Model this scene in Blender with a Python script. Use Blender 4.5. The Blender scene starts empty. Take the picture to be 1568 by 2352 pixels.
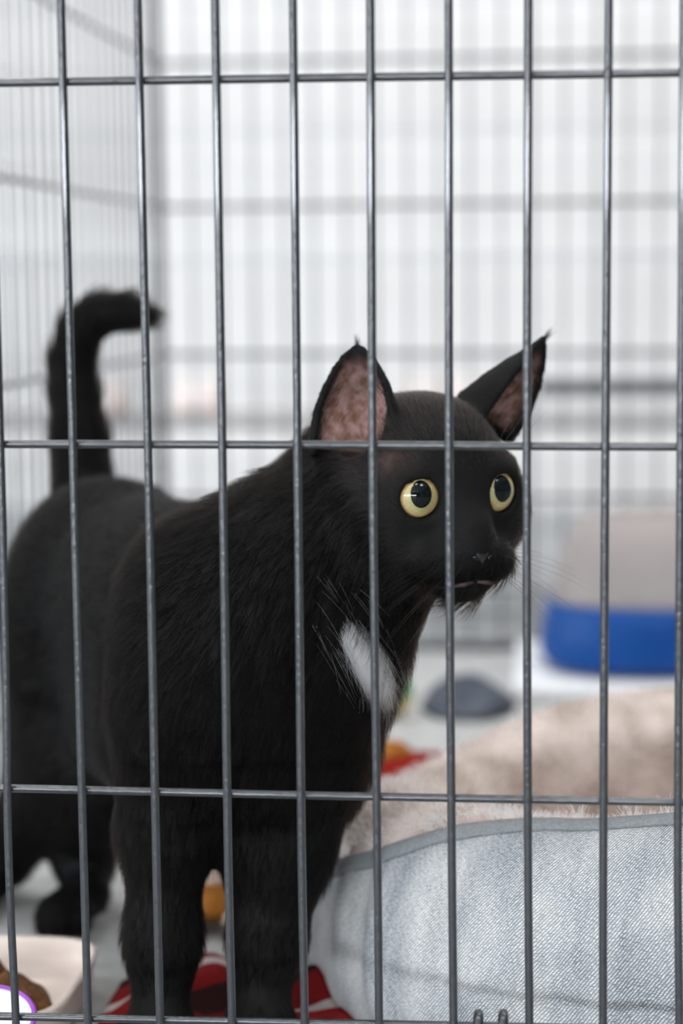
import bpy, bmesh, math, random
import numpy as np
from mathutils import Vector, Matrix

# ------------------------------------------------------------------ camera, world, lights, exposure
S = bpy.context.scene
COL = S.collection
cam = bpy.data.cameras.new('camera')
cam_o = bpy.data.objects.new('camera', cam)
COL.objects.link(cam_o)
S.camera = cam_o
cam.sensor_fit = 'VERTICAL'
cam.sensor_height = 36.0
cam.lens = 36.0 * 4672.27 / 2352
cam.clip_start = 0.05
RGT = Vector((0.99464, 0.10296, -0.00946))
UPV = Vector((-0.00218, 0.11230, 0.99367))
FWD = Vector((-0.10337, 0.98833, -0.11192))
m = Matrix((RGT, UPV, -FWD)).transposed().to_4x4()
m.translation = Vector((0.2199, -0.7920, 0.3574))
cam_o.matrix_world = m
cam.dof.use_dof = True
cam.dof.focus_distance = 0.860
cam.dof.aperture_fstop = 71.5 / 15.5

world = bpy.data.worlds.new('world')
S.world = world
world.use_nodes = True
world.node_tree.nodes['Background'].inputs[0].default_value = (0.80, 0.88, 1.0, 1)
world.node_tree.nodes['Background'].inputs[1].default_value = 0.30
S.view_settings.view_transform = 'Standard'
S.view_settings.look = 'None'
S.view_settings.gamma = 1
S.view_settings.use_curve_mapping = False
S.view_settings.exposure = 0.32


def area(name, loc, target, sx, sy, power, color):
    l = bpy.data.lights.new(name, 'AREA')
    l.shape = 'RECTANGLE'
    l.size, l.size_y = sx, sy
    l.energy = power
    l.color = color
    o = bpy.data.objects.new(name, l)
    COL.objects.link(o)
    o.location = loc
    d = Vector(target) - Vector(loc)
    o.rotation_euler = d.to_track_quat('-Z', 'Y').to_euler()
    return o


RNG = np.random.default_rng(7)
random.seed(7)


# ------------------------------------------------------------------ helpers
def new_mat(name):
    mt = bpy.data.materials.new(name)
    mt.use_nodes = True
    nt = mt.node_tree
    return mt, nt, nt.nodes['Principled BSDF']


def node(nt, t, **kw):
    n = nt.nodes.new(t)
    ins = kw.pop('ins', {})
    for k, v in kw.items():
        setattr(n, k, v)
    for k, v in ins.items():
        if isinstance(v, bpy.types.NodeSocket):
            nt.links.new(v, n.inputs[k])
        else:
            n.inputs[k].default_value = v
    return n


def mth(nt, op, a, b=0.0):
    n = node(nt, 'ShaderNodeMath', operation=op)
    for i, v in enumerate((a, b)):
        if isinstance(v, bpy.types.NodeSocket):
            nt.links.new(v, n.inputs[i])
        else:
            n.inputs[i].default_value = v
    return n.outputs[0]


def mixc(nt, fac, a, b):
    n = node(nt, 'ShaderNodeMix', data_type='RGBA')
    for k, v in ((0, fac), (6, a), (7, b)):
        if isinstance(v, bpy.types.NodeSocket):
            nt.links.new(v, n.inputs[k])
        else:
            n.inputs[k].default_value = v if k == 0 else tuple(v) + (1,) if len(v) == 3 else v
    return n.outputs[2]


def ramp(nt, fac, lo, hi):
    n = node(nt, 'ShaderNodeMapRange', ins={0: fac, 1: lo, 2: hi})
    return n.outputs[0]


def noise_node(nt, scale, detail=3.0, vec=None, rough=0.5):
    n = node(nt, 'ShaderNodeTexNoise', ins={'Scale': scale, 'Detail': detail, 'Roughness': rough})
    if vec is not None:
        nt.links.new(vec, n.inputs['Vector'])
    return n.outputs['Fac']


def objco(nt):
    return node(nt, 'ShaderNodeTexCoord').outputs['Object']


def bump(nt, b, height, strength, dist):
    n = node(nt, 'ShaderNodeBump', ins={'Strength': strength, 'Distance': dist, 'Height': height})
    nt.links.new(n.outputs[0], b.inputs['Normal'])


def simple(name, c, rough=0.5, c2=None, scale=20.0, spec=0.5, bmp=0.0, coat=0.0, metal=0.0, detail=3.0):
    """base colour with a noise variation and a fine relief"""
    mt, nt, b = new_mat(name)
    f = noise_node(nt, scale, detail, objco(nt))
    f2 = ramp(nt, f, 0.35, 0.65)
    c2 = c2 or tuple(min(1, x * 0.86) for x in c)
    nt.links.new(mixc(nt, f2, c, c2), b.inputs['Base Color'])
    b.inputs['Roughness'].default_value = rough
    b.inputs['Specular IOR Level'].default_value = spec
    b.inputs['Coat Weight'].default_value = coat
    b.inputs['Metallic'].default_value = metal
    if bmp:
        bump(nt, b, f, bmp, 0.002)
    return mt


def mesh_obj(name, verts, faces, mat, parent=None, smooth=True):
    me = bpy.data.meshes.new(name)
    me.from_pydata([tuple(v) for v in verts], [], [tuple(f) for f in faces])
    me.update()
    if smooth:
        me.polygons.foreach_set('use_smooth', [True] * len(me.polygons))
    if mat:
        me.materials.append(mat)
    o = bpy.data.objects.new(name, me)
    COL.objects.link(o)
    if parent is not None:
        o.parent = parent
    return o


def empty(name, loc=(0, 0, 0)):
    o = bpy.data.objects.new(name, None)
    o.empty_display_size = 0.05
    COL.objects.link(o)
    o.location = loc
    return o


def tag(o, label=None, cat=None, group=None, kind=None):
    if label:
        o['label'] = label
    if cat:
        o['category'] = cat
    if group:
        o['group'] = group
    if kind:
        o['kind'] = kind
    return o


def copy_of(o, name, parent=None, loc=None):
    c = o.copy()
    c.name = name
    COL.objects.link(c)
    if parent is not None:
        c.parent = parent
    if loc is not None:
        c.location = loc
    return c


def frame_for(t):
    t = Vector(t).normalized()
    a = Vector((0, 0, 1)) if abs(t.z) < 0.9 else Vector((1, 0, 0))
    u = t.cross(a).normalized()
    return u, t.cross(u).normalized()


def tube(pts, r, n=8, cap=True):
    """verts, faces of a tube along pts; r is a number or one radius per point"""
    V, F = [], []
    k = len(pts)
    rr = [r] * k if not hasattr(r, '__len__') else r
    pts = [Vector(p) for p in pts]
    u = None
    for i, p in enumerate(pts):
        t = (pts[min(i + 1, k - 1)] - pts[max(i - 1, 0)]).normalized()
        if u is None:
            u, w = frame_for(t)
        else:
            u = (u - t * u.dot(t)).normalized()
            w = t.cross(u)
        for j in range(n):
            a = 2 * math.pi * j / n
            V.append(p + (u * math.cos(a) + w * math.sin(a)) * rr[i])
    for i in range(k - 1):
        for j in range(n):
            a, b = i * n + j, i * n + (j + 1) % n
            F.append((a, b, b + n, a + n))
    if cap:
        F.append(tuple(range(n - 1, -1, -1)))
        F.append(tuple(range((k - 1) * n, k * n)))
    return V, F


def join(parts):
    V, F = [], []
    for v, f in parts:
        o = len(V)
        V += list(v)
        F += [tuple(i + o for i in q) for q in f]
    return V, F


def box(c, s):
    x, y, z = c
    a, b, d = s[0] / 2, s[1] / 2, s[2] / 2
    V = [(x + i * a, y + j * b, z + k * d) for i in (-1, 1) for j in (-1, 1) for k in (-1, 1)]
    F = [(0, 1, 3, 2), (4, 6, 7, 5), (0, 4, 5, 1), (2, 3, 7, 6), (0, 2, 6, 4), (1, 5, 7, 3)]
    return V, F


def bevel_box(name, c, s, r, mat, parent=None, seg=3):
    bm = bmesh.new()
    V, F = box((0, 0, 0), s)
    vs = [bm.verts.new(v) for v in V]
    for f in F:
        bm.faces.new([vs[i] for i in f])
    bm.normal_update()
    bmesh.ops.recalc_face_normals(bm, faces=bm.faces)
    bmesh.ops.bevel(bm, geom=list(bm.edges), offset=r, segments=seg, affect='EDGES', profile=0.5)
    me = bpy.data.meshes.new(name)
    bm.to_mesh(me)
    bm.free()
    me.polygons.foreach_set('use_smooth', [True] * len(me.polygons))
    me.materials.append(mat)
    o = bpy.data.objects.new(name, me)
    COL.objects.link(o)
    o.location = c
    if parent is not None:
        o.parent = parent
    return o


def loft(rings, close_ring=True, cap0=False, cap1=False):
    n = len(rings[0])
    V = [p for r in rings for p in r]
    F = []
    for i in range(len(rings) - 1):
        for j in range(n if close_ring else n - 1):
            a, b = i * n + j, i * n + (j + 1) % n
            F.append((a, b, b + n, a + n))
    if cap0:
        F.append(tuple(range(n - 1, -1, -1)))
    if cap1:
        F.append(tuple(range((len(rings) - 1) * n, len(rings) * n)))
    return V, F


def superring(cx, cy, a, b, z, e=4.0, n=64):
    R = []
    for i in range(n):
        t = 2 * math.pi * i / n
        c, s = math.cos(t), math.sin(t)
        R.append((cx + a * math.copysign(abs(c) ** (2 / e), c), cy + b * math.copysign(abs(s) ** (2 / e), s), z))
    return R


def hair_obj(name, P, R, mat, parent=None):
    """P: (n, k, 3) strand points, R: (n, k) radii -> one Curves object"""
    n, k = P.shape[:2]
    hc = bpy.data.hair_curves.new(name)
    hc.add_curves([k] * n)
    hc.attributes['position'].data.foreach_set('vector', P.astype(np.float32).ravel())
    ra = hc.attributes.get('radius') or hc.attributes.new('radius', 'FLOAT', 'POINT')
    ra.data.foreach_set('value', R.astype(np.float32).ravel())
    hc.materials.append(mat)
    o = bpy.data.objects.new(name, hc)
    COL.objects.link(o)
    if parent is not None:
        o.parent = parent
    return o


# ------------------------------------------------------------------ materials
M = {}
M['wall'] = simple('white_wall_paint', (0.74, 0.725, 0.70), 0.7, (0.72, 0.705, 0.68), 3)
M['ceiling'] = simple('ceiling_paint', (0.75, 0.75, 0.75), 0.8, None, 4)
M['floor'] = simple('pale_vinyl_floor', (0.34, 0.35, 0.36), 0.5, (0.30, 0.31, 0.32), 6)
M['wire'] = simple('black_epoxy_wire', (0.014, 0.016, 0.019), 0.30, (0.020, 0.023, 0.028), 300, 0.8, 0.2, 0.4)
M['tray'] = simple('grey_plastic_tray', (0.10, 0.10, 0.105), 0.5, None, 40)
M['far_wire'] = simple('zinc_wire', (0.66, 0.66, 0.66), 0.4, None, 200)
M['liner'] = simple('grey_fleece_liner', (0.52, 0.52, 0.505), 0.95, (0.43, 0.43, 0.42), 60, 0.1, 0.6)
M['towel'] = simple('white_towel', (0.90, 0.90, 0.90), 0.95, (0.86, 0.86, 0.87), 300, 0.1, 0.6)
M['navy_cloth'] = simple('slate_grey_cloth', (0.07, 0.08, 0.105), 0.9, (0.11, 0.12, 0.14), 60, 0.1, 0.4)
M['peach'] = simple('warm_spot_peach', (0.92, 0.80, 0.74), 0.95, (0.88, 0.74, 0.68), 60, 0.1, 0.4)  # warmth of the background light spots put into colour
M['blue'] = simple('blue_plastic', (0.0006, 0.058, 0.26), 0.45, (0.0008, 0.066, 0.29), 20, 0.25)
M['taupe'] = simple('taupe_plastic', (0.30, 0.265, 0.25), 0.45, (0.33, 0.285, 0.27), 15, 0.4)
M['cream'] = simple('cream_ceramic', (0.82, 0.70, 0.62), 0.35, (0.78, 0.66, 0.58), 30, 0.5)
M['food'] = simple('brown_cat_food', (0.20, 0.085, 0.022), 0.6, (0.10, 0.04, 0.012), 350, 0.4, 0.9)
M['cup'] = simple('white_plastic', (0.86, 0.85, 0.88), 0.3, None, 20, 0.5)
M['purple'] = simple('purple_print', (0.30, 0.06, 0.48), 0.35, (0.36, 0.08, 0.52), 60, 0.5)
M['green_felt'] = simple('green_felt', (0.12, 0.42, 0.16), 0.9, (0.10, 0.36, 0.12), 80, 0.1, 0.4)
M['yellow_felt'] = simple('yellow_felt', (0.65, 0.50, 0.15), 0.9, None, 80, 0.1, 0.4)
M['orange_plush'] = simple('orange_plush', (0.42, 0.17, 0.035), 0.95, (0.33, 0.12, 0.02), 120, 0.1, 0.6)
M['tan_plush'] = simple('pale_tan_plush', (0.72, 0.55, 0.46), 0.95, None, 120, 0.1, 0.6)
M['red_felt'] = simple('red_felt', (0.24, 0.008, 0.006), 0.9, (0.22, 0.02, 0.008), 40, 0.1, 0.4)
M['fleece'] = simple('beige_fleece', (0.68, 0.58, 0.525), 0.95, (0.43, 0.345, 0.295), 38, 0.05, 0.9, detail=6)  # darker tone deepened to paint shading into the fleece
M['piping'] = simple('grey_binding_tape', (0.20, 0.21, 0.215), 0.8, (0.25, 0.26, 0.265), 700, 0.2, 0.6)
M['nose'] = simple('black_nose_leather', (0.010, 0.009, 0.010), 0.28, (0.018, 0.016, 0.018), 500, 0.5, 0.12)
M['lip'] = simple('dusky_lip', (0.055, 0.034, 0.031), 0.5, (0.035, 0.022, 0.02), 300, 0.4)
M['pupil'] = simple('black_pupil', (0.002, 0.004, 0.005), 0.04, (0.002, 0.004, 0.005), 5, 0.2, 0, 0.35)


def mat_skin():
    mt, nt, b = new_mat('black_cat_skin')
    at = node(nt, 'ShaderNodeAttribute', attribute_name='ear_pink').outputs['Fac']
    n1 = noise_node(nt, 220, 4, objco(nt))
    pink = mixc(nt, ramp(nt, n1, 0.38, 0.62), (0.15, 0.07, 0.045), (0.33, 0.20, 0.18))
    n2 = noise_node(nt, 75, 3, objco(nt))
    pink = mixc(nt, ramp(nt, n2, 0.50, 0.62), pink, (0.075, 0.035, 0.025))
    nt.links.new(mixc(nt, at, (0.003, 0.0027, 0.0024), pink), b.inputs['Base Color'])
    b.inputs['Roughness'].default_value = 0.75
    b.inputs['Specular IOR Level'].default_value = 0.2
    bump(nt, b, n1, 0.25, 0.001)
    return mt


def mat_hair(name, col, rough=0.4, rr=0.35, ior=1.45):
    mt = bpy.data.materials.new(name)
    mt.use_nodes = True
    nt = mt.node_tree
    nt.nodes.clear()
    h = nt.nodes.new('ShaderNodeBsdfHairPrincipled')
    h.model = 'CHIANG'
    h.parametrization = 'COLOR'
    h.inputs['Color'].default_value = col + (1,)
    h.inputs['Roughness'].default_value = rough
    h.inputs['Radial Roughness'].default_value = rr
    h.inputs['Random Roughness'].default_value = 0.3
    h.inputs['IOR'].default_value = ior
    out = nt.nodes.new('ShaderNodeOutputMaterial')
    nt.links.new(h.outputs[0], out.inputs[0])
    return mt


M['skin'] = mat_skin()
M['fur'] = mat_hair('black_fur', (0.0025, 0.002, 0.0017), 0.40, 0.4, 1.16)
M['face_fur'] = mat_hair('face_sheen_fur', (0.011, 0.0085, 0.007), 0.40, 0.4, 1.32)  # lighter, shinier copy of the black fur, puts sheen on the face
M['white_fur'] = mat_hair('white_fur', (0.82, 0.78, 0.74), 0.35)
M['whisker'] = mat_hair('dark_whisker', (0.012, 0.011, 0.010), 0.4, 0.4, 1.25)
M['ear_hair'] = mat_hair('pale_ear_hair', (0.55, 0.45, 0.42), 0.4)
M['pile'] = mat_hair('cream_fleece_pile', (0.97, 0.94, 0.90), 0.6)


def mat_iris():
    mt, nt, b = new_mat('golden_iris')
    co = objco(nt)
    sx = node(nt, 'ShaderNodeSeparateXYZ', ins={0: co})
    r = mth(nt, 'SQRT', mth(nt, 'ADD', mth(nt, 'MULTIPLY', sx.outputs[0], sx.outputs[0]),
                            mth(nt, 'MULTIPLY', sx.outputs[2], sx.outputs[2])))
    fib = noise_node(nt, 900, 2, co)
    inner = mixc(nt, ramp(nt, fib, 0.3, 0.7), (0.30, 0.33, 0.12), (0.42, 0.39, 0.17))
    outer = mixc(nt, ramp(nt, fib, 0.3, 0.7), (0.60, 0.39, 0.15), (0.70, 0.51, 0.24))
    c = mixc(nt, ramp(nt, r, 0.0052, 0.0078), inner, outer)
    c = mixc(nt, ramp(nt, r, 0.0084, 0.0094), c, (0.015, 0.01, 0.008))
    nt.links.new(c, b.inputs['Base Color'])
    b.inputs['Roughness'].default_value = 0.25
    b.inputs['Coat Weight'].default_value = 1.0
    b.inputs['Coat Roughness'].default_value = 0.02
    return mt


M['iris'] = mat_iris()


def mat_denim():
    mt, nt, b = new_mat('washed_denim')
    uv = node(nt, 'ShaderNodeUVMap', uv_map='weave').outputs[0]
    s = node(nt, 'ShaderNodeSeparateXYZ', ins={0: uv})
    u, v = s.outputs[0], s.outputs[1]
    w1 = noise_node(nt, 260, 2, uv)
    d = mth(nt, 'ADD', mth(nt, 'MULTIPLY', u, 0.80), mth(nt, 'MULTIPLY', v, -0.62))
    d = mth(nt, 'ADD', d, mth(nt, 'MULTIPLY', w1, 0.0009))
    tw = mth(nt, 'SINE', mth(nt, 'MULTIPLY', d, 2 * math.pi / 0.00125))
    tw = ramp(nt, tw, -0.9, 0.9)
    # threads broken up along the twill line
    mp = node(nt, 'ShaderNodeMapping', ins={0: uv, 2: (0, 0, 0.912), 3: (420, 1500, 1)})
    br = noise_node(nt, 1.0, 2, mp.outputs[0])
    tw2 = mth(nt, 'MULTIPLY', tw, ramp(nt, br, 0.30, 0.62))
    wash = noise_node(nt, 16, 4, uv, 0.6)
    mp2 = node(nt, 'ShaderNodeMapping', ins={0: uv, 3: (60, 7, 1)})
    streak = noise_node(nt, 1.0, 3, mp2.outputs[0])
    wf = ramp(nt, mth(nt, 'ADD', mth(nt, 'MULTIPLY', wash, 0.6), mth(nt, 'MULTIPLY', streak, 0.4)), 0.36, 0.60)
    weft = mixc(nt, wf, (0.09, 0.11, 0.135), (0.34, 0.35, 0.35))
    warp = mixc(nt, wf, (0.58, 0.595, 0.60), (0.91, 0.895, 0.86))
    tan = noise_node(nt, 150, 2, uv)
    c = mixc(nt, tw2, weft, warp)
    c = mixc(nt, mth(nt, 'MULTIPLY', ramp(nt, tan, 0.66, 0.8), 0.45), c, (0.42, 0.34, 0.26))
    nt.links.new(c, b.inputs['Base Color'])
    b.inputs['Roughness'].default_value = 0.9
    b.inputs['Specular IOR Level'].default_value = 0.15
    bump(nt, b, tw2, 0.5, 0.0006)
    return mt


M['denim'] = mat_denim()


def mat_blanket():
    mt, nt, b = new_mat('red_white_blanket')
    co = objco(nt)
    s = node(nt, 'ShaderNodeSeparateXYZ', ins={0: co})
    n = noise_node(nt, 9, 2, co)
    d = mth(nt, 'ADD', mth(nt, 'ADD', mth(nt, 'MULTIPLY', s.outputs[1], 0.85), mth(nt, 'MULTIPLY', s.outputs[0], -0.5)),
            mth(nt, 'MULTIPLY', n, 0.03))
    f = mth(nt, 'FRACT', mth(nt, 'MULTIPLY', d, 1 / 0.062))
    stripe = mth(nt, 'MULTIPLY', mth(nt, 'GREATER_THAN', f, 0.30), mth(nt, 'LESS_THAN', f, 0.46))
    dark = mth(nt, 'GREATER_THAN', f, 0.78)
    fz = noise_node(nt, 300, 3, co)
    red = mixc(nt, fz, (0.16, 0.008, 0.010), (0.25, 0.014, 0.014))
    c = mixc(nt, stripe, red, (0.50, 0.44, 0.42))
    c = mixc(nt, dark, c, (0.035, 0.012, 0.012))
    nt.links.new(c, b.inputs['Base Color'])
    b.inputs['Roughness'].default_value = 0.95
    b.inputs['Specular IOR Level'].default_value = 0.1
    bump(nt, b, fz, 0.5, 0.002)
    return mt


M['blanket'] = mat_blanket()


def mat_emit(name, c, s):
    mt, nt, b = new_mat(name)
    b.inputs['Base Color'].default_value = c + (1,)
    b.inputs['Emission Color'].default_value = c + (1,)
    b.inputs['Emission Strength'].default_value = s
    return mt


M['lamp'] = mat_emit('lit_globe', (1.0, 0.97, 0.93), 60)
M['panel'] = mat_emit('lit_diffuser', (0.97, 0.98, 1.0), 6)
M['cord'] = simple('grey_cord', (0.2, 0.2, 0.2), 0.5)

# ------------------------------------------------------------------ the room
FZ = -0.030
RX0, RX1, RY0, RY1 = -5.6, 4.4, -8.6, 2.80
CX, CY, SX, SY = (RX0 + RX1) / 2, (RY0 + RY1) / 2, RX1 - RX0, RY1 - RY0


def struct(name, vf, mat):
    return tag(mesh_obj(name, *vf, mat, smooth=False), kind='structure')


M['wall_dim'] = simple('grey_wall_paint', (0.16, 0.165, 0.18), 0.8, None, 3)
struct('floor', box((CX, CY, FZ - 0.05), (SX, SY, 0.10)), M['floor'])
struct('wall_back', box((CX, RY1 - 0.05, 1.36), (SX, 0.10, 2.78)), M['wall'])
struct('ceiling', box((CX, CY, 2.80), (SX, SY, 0.10)), M['ceiling'])
struct('baseboard_back', box((CX, RY1 - 0.108, FZ + 0.05), (SX, 0.016, 0.10)), M['wall'])
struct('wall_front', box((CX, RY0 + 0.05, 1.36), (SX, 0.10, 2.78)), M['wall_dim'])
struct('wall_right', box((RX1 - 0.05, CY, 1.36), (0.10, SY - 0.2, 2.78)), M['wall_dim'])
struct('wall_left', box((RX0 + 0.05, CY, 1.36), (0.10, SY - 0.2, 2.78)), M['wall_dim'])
# a row of small daylit windows along the far front wall and the left wall
M['pane'] = mat_emit('daylit_pane', (0.87, 0.93, 1.0), 70)
WINS = [((x, RY0 + 0.10, 0.95), 0) for x in (-4.9, -4.0, -3.1, -2.2, -1.3, -0.4, 0.5, 1.4)] + [((RX0 + 0.10, y, 0.82), 1) for y in (-7.2, -6.0, -4.8, -3.6, -2.4, -1.2, 0.0)]
for i, (c, side) in enumerate(WINS):
    h = 0.46 if side == 0 else 0.36
    w_ = 0.50 if side == 0 else 0.42

    def fb(u, z, su, sz, d):
        return box((c[0] + u, c[1] + d, c[2] + z), (su, 0.03, sz)) if side == 0 else box((c[0] + d, c[1] + u, c[2] + z), (0.03, su, sz))
    o = struct('window_%d' % (i + 1), join([fb(0, k * (h / 2 + 0.02), w_ + 0.08, 0.04, 0.015) for k in (-1, 1)] + [fb(k * (w_ / 2 + 0.02), 0, 0.04, h, 0.015) for k in (-1, 1)]), M['wall'])
    mesh_obj('pane', *fb(0, 0, w_, h, 0.002), M['pane'], o, False)

PANELS = [(-0.9, 1.3), (0.5, 1.3), (1.9, 1.3), (-0.9, -1.4), (0.5, -1.4), (1.9, -1.4)]
for i, (x, y) in enumerate(PANELS):
    t = empty('ceiling_light', (x, y, 2.75))
    tag(t, 'square white ceiling panel light ' + ('near the back wall, ' if y > 0 else 'before the cage, ') + {-0.9: 'on the window side of its row', 0.5: 'middle of its row', 1.9: 'on the windowless side of its row'}[x],
        'light', 'ceiling panel lights ' + ('at the back' if y > 0 else 'at the front'))
    fr = join([box((0, s * 0.30, -0.02), (0.64, 0.04, 0.04)) for s in (-1, 1)] + [box((s * 0.30, 0, -0.02), (0.04, 0.56, 0.04)) for s in (-1, 1)])
    mesh_obj('frame', *fr, M['wall'], t, False)
    mesh_obj('diffuser', *box((0, 0, -0.015), (0.56, 0.56, 0.01)), M['panel'], t, False)
    l = area('ceiling_light_beam', (x, y, 2.715), (x, y, 0), 0.55, 0.55, 9.5 if y > 0 else 12, (1.0, 0.985, 0.965))

# ------------------------------------------------------------------ the crate the cat stands in
XL, XR, YB, ZT = -0.160, 0.590, 1.178, 0.760
RW = 0.00168
crate = tag(empty('wire_crate', (0, 0, 0)), 'large black wire crate seen through its front bars, with the black cat inside', 'cage')

# front vertical wires: each follows its own slight bends
ROWS = {0: [(0.00087, -0.00170, 0.27388), (-0.00052, -0.00170, 0.13113), (0.00051, -0.00170, 0.05765)],
        1: [(0.02990, -0.00170, 0.46652), (0.03031, -0.00170, 0.27392), (0.03060, -0.00170, 0.13173), (0.03083, -0.00170, 0.05853)],
        2: [(0.06006, -0.00170, 0.46582), (0.06059, -0.00170, 0.27397), (0.06057, -0.00170, 0.13232), (0.06074, -0.00170, 0.05940)],
        3: [(0.09033, -0.00170, 0.46512), (0.09029, -0.00170, 0.27401), (0.08996, -0.00170, 0.13290), (0.09042, -0.00170, 0.06025)],
        4: [(0.12036, -0.00170, 0.46442), (0.12011, -0.00170, 0.27405), (0.11984, -0.00170, 0.13348), (0.12023, -0.00170, 0.06112)],
        5: [(0.15017, -0.00170, 0.46373), (0.14969, -0.00170, 0.27409), (0.15036, -0.00170, 0.13408), (0.15052, -0.00170, 0.06199)],
        6: [(0.17999, -0.00170, 0.46303), (0.17957, -0.00170, 0.27413), (0.18011, -0.00170, 0.13466), (0.18057, -0.00170, 0.06286)],
        7: [(0.21024, -0.00170, 0.46233), (0.20980, -0.00170, 0.27417), (0.21033, -0.00170, 0.13525), (0.21091, -0.00170, 0.06374)],
        8: [(0.24033, -0.00170, 0.46163), (0.23996, -0.00170, 0.27422), (0.23997, -0.00170, 0.13583), (0.24015, -0.00170, 0.06458)],
        9: [(0.26881, -0.00170, 0.27426), (0.26904, -0.00170, 0.13640), (0.27019, -0.00170, 0.06545)]}
HZ = [[(0.00480, 0.00170, 0.43664), (0.13852, 0.00170, 0.43603), (0.26853, 0.00170, 0.43536)], [(0.00071, 0.00170, 0.29455), (0.13717, 0.00170, 0.29403), (0.26984, 0.00170, 0.29319)],
      [(-0.00334, 0.00170, 0.15380), (0.13583, 0.00170, 0.15289), (0.27114, 0.00170, 0.15265)], [(-0.00611, 0.00170, 0.05732), (0.13493, 0.00170, 0.05845), (0.27200, 0.00170, 0.05956)]]


def smooth_poly(pts, n=24):
    """Catmull-Rom through pts"""
    pts = [Vector(p) for p in pts]
    pts = [pts[0] * 2 - pts[1]] + pts + [pts[-1] * 2 - pts[-2]]
    out = []
    for i in range(1, len(pts) - 2):
        for k in range(n):
            t = k / n
            a, b, c, d = pts[i - 1:i + 3]
            out.append(0.5 * ((2 * b) + (c - a) * t + (2 * a - 5 * b + 4 * c - d) * t * t + (3 * b - a - 3 * c + d) * t ** 3))
    out.append(pts[-2])
    return out


def rect_frame(p0, ux, uz, w, h, r):
    """closed frame of round wire in the plane (ux, uz)"""
    p0, ux, uz = Vector(p0), Vector(ux), Vector(uz)
    c = [p0, p0 + ux * w, p0 + ux * w + uz * h, p0 + uz * h]
    return join([tube([c[i], c[(i + 1) % 4]], r, 10) for i in range(4)])


front = mesh_obj('front_panel', *rect_frame((XL, 0, 0.004), (1, 0, 0), (0, 0, 1), XR - XL, ZT - 0.004, 0.0026), M['wire'], crate)
straight_v = None
for i in range(-5, 20):
    if i in ROWS:
        p = sorted(ROWS[i], key=lambda q: q[2])
        lo = (p[0][0] + (p[0][0] - p[1][0]) * 0.1, -0.0017, 0.004)
        hi = (2 * p[-1][0] - p[-2][0] if i not in (0, 9) else p[-1][0] - 0.001, -0.0017, ZT)
        mesh_obj('vertical_wire', *tube(smooth_poly([lo] + p + [hi], 10), RW, 12), M['wire'], front)
    elif straight_v is None:
        straight_v = mesh_obj('vertical_wire', *tube([(0, -0.0017, 0.004), (0, -0.0017, ZT)], RW, 12), M['wire'], front)
        straight_v.location = (30e-3 * i, 0, 0)
    else:
        copy_of(straight_v, 'vertical_wire', front, (30e-3 * i, 0, 0))
for p in HZ:
    s0 = (p[1][2] - p[0][2]) / (p[1][0] - p[0][0])
    s1 = (p[2][2] - p[1][2]) / (p[2][0] - p[1][0])
    a = (XL, 0.0017, p[0][2] + s0 * (XL - p[0][0]) * 0.4)
    b = (XR, 0.0017, p[2][2] + s1 * (XR - p[2][0]) * 0.4)
    mesh_obj('horizontal_wire', *tube(smooth_poly([a] + p + [b], 10), RW, 12), M['wire'], front)
for z in (0.575, 0.715):
    mesh_obj('horizontal_wire', *tube([(XL, 0.0017, z), (XR, 0.0017, z)], RW, 12), M['wire'], front)
for p in ((0.19044, 0.00100, 0.06251), (0.20041, 0.00100, 0.06280)):
    # rounded ends of the door hooks over the lowest wire
    mesh_obj('door_hook', *tube([(p[0], -0.001, p[2] - 0.010), (p[0], -0.0012, p[2] - 0.004), (p[0], -0.0005, p[2]),
                                 (p[0], 0.0025, p[2] + 0.0012), (p[0], 0.005, p[2] - 0.001)], [0.0019, 0.002, 0.0022, 0.0021, 0.0016], 10), M['wire'], front)

SIDE_Z = [0.0574, 0.149, 0.2892, 0.4315, 0.5691, 0.705]


def wire_panel(name, p0, ux, w, parent, mat, zs, zt=ZT, step=0.030, off=0.015, nrm=(0, 1, 0), rv=RW, rh=0.0021):
    pn = mesh_obj(name, *rect_frame((0, 0, 0.004), ux, (0, 0, 1), w, zt - 0.004, 0.0032), mat, parent)
    pn.location = p0
    nrm = Vector(nrm)
    ux = Vector(ux)
    v0 = mesh_obj('vertical_wire', *tube([nrm * -0.0018 + Vector((0, 0, 0.004)), nrm * -0.0018 + Vector((0, 0, zt))], rv, 8), mat, pn)
    v0.location = ux * off
    k = 1
    while off + k * step < w - 0.006:
        copy_of(v0, 'vertical_wire', pn, ux * (off + k * step))
        k += 1
    h0 = mesh_obj('horizontal_wire', *tube([nrm * 0.0018, nrm * 0.0018 + ux * w], rh, 8), mat, pn)
    h0.location = (0, 0, zs[0])
    for z in zs[1:]:
        copy_of(h0, 'horizontal_wire', pn, (0, 0, z))
    return pn


wire_panel('left_side_panel', (XL, 0.004, 0), (0, 1, 0), YB - 0.004, crate, M['wire'], SIDE_Z, off=0.02, nrm=(1, 0, 0), rv=0.00125)
wire_panel('right_side_panel', (XR, 0.004, 0), (0, 1, 0), YB - 0.004, crate, M['wire'], SIDE_Z, off=0.02, nrm=(-1, 0, 0))
wire_panel('back_panel', (XL, YB, 0), (1, 0, 0), XR - XL, crate, M['wire'], SIDE_Z, off=0.03, rv=0.0013, nrm=(0, -1, 0))
top = []
for i in range(24):
    top.append(tube([(XL + 0.03 * (i + 1), 0, ZT), (XL + 0.03 * (i + 1), YB, ZT)], RW, 5, False))
for i in range(9):
    top.append(tube([(XL, 0.13 * i + 0.06, ZT + 0.003), (XR, 0.13 * i + 0.06, ZT + 0.003)], RW, 5, False))
tag(mesh_obj('top_panel', *join(top), M['wire'], crate), kind='stuff')
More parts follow.
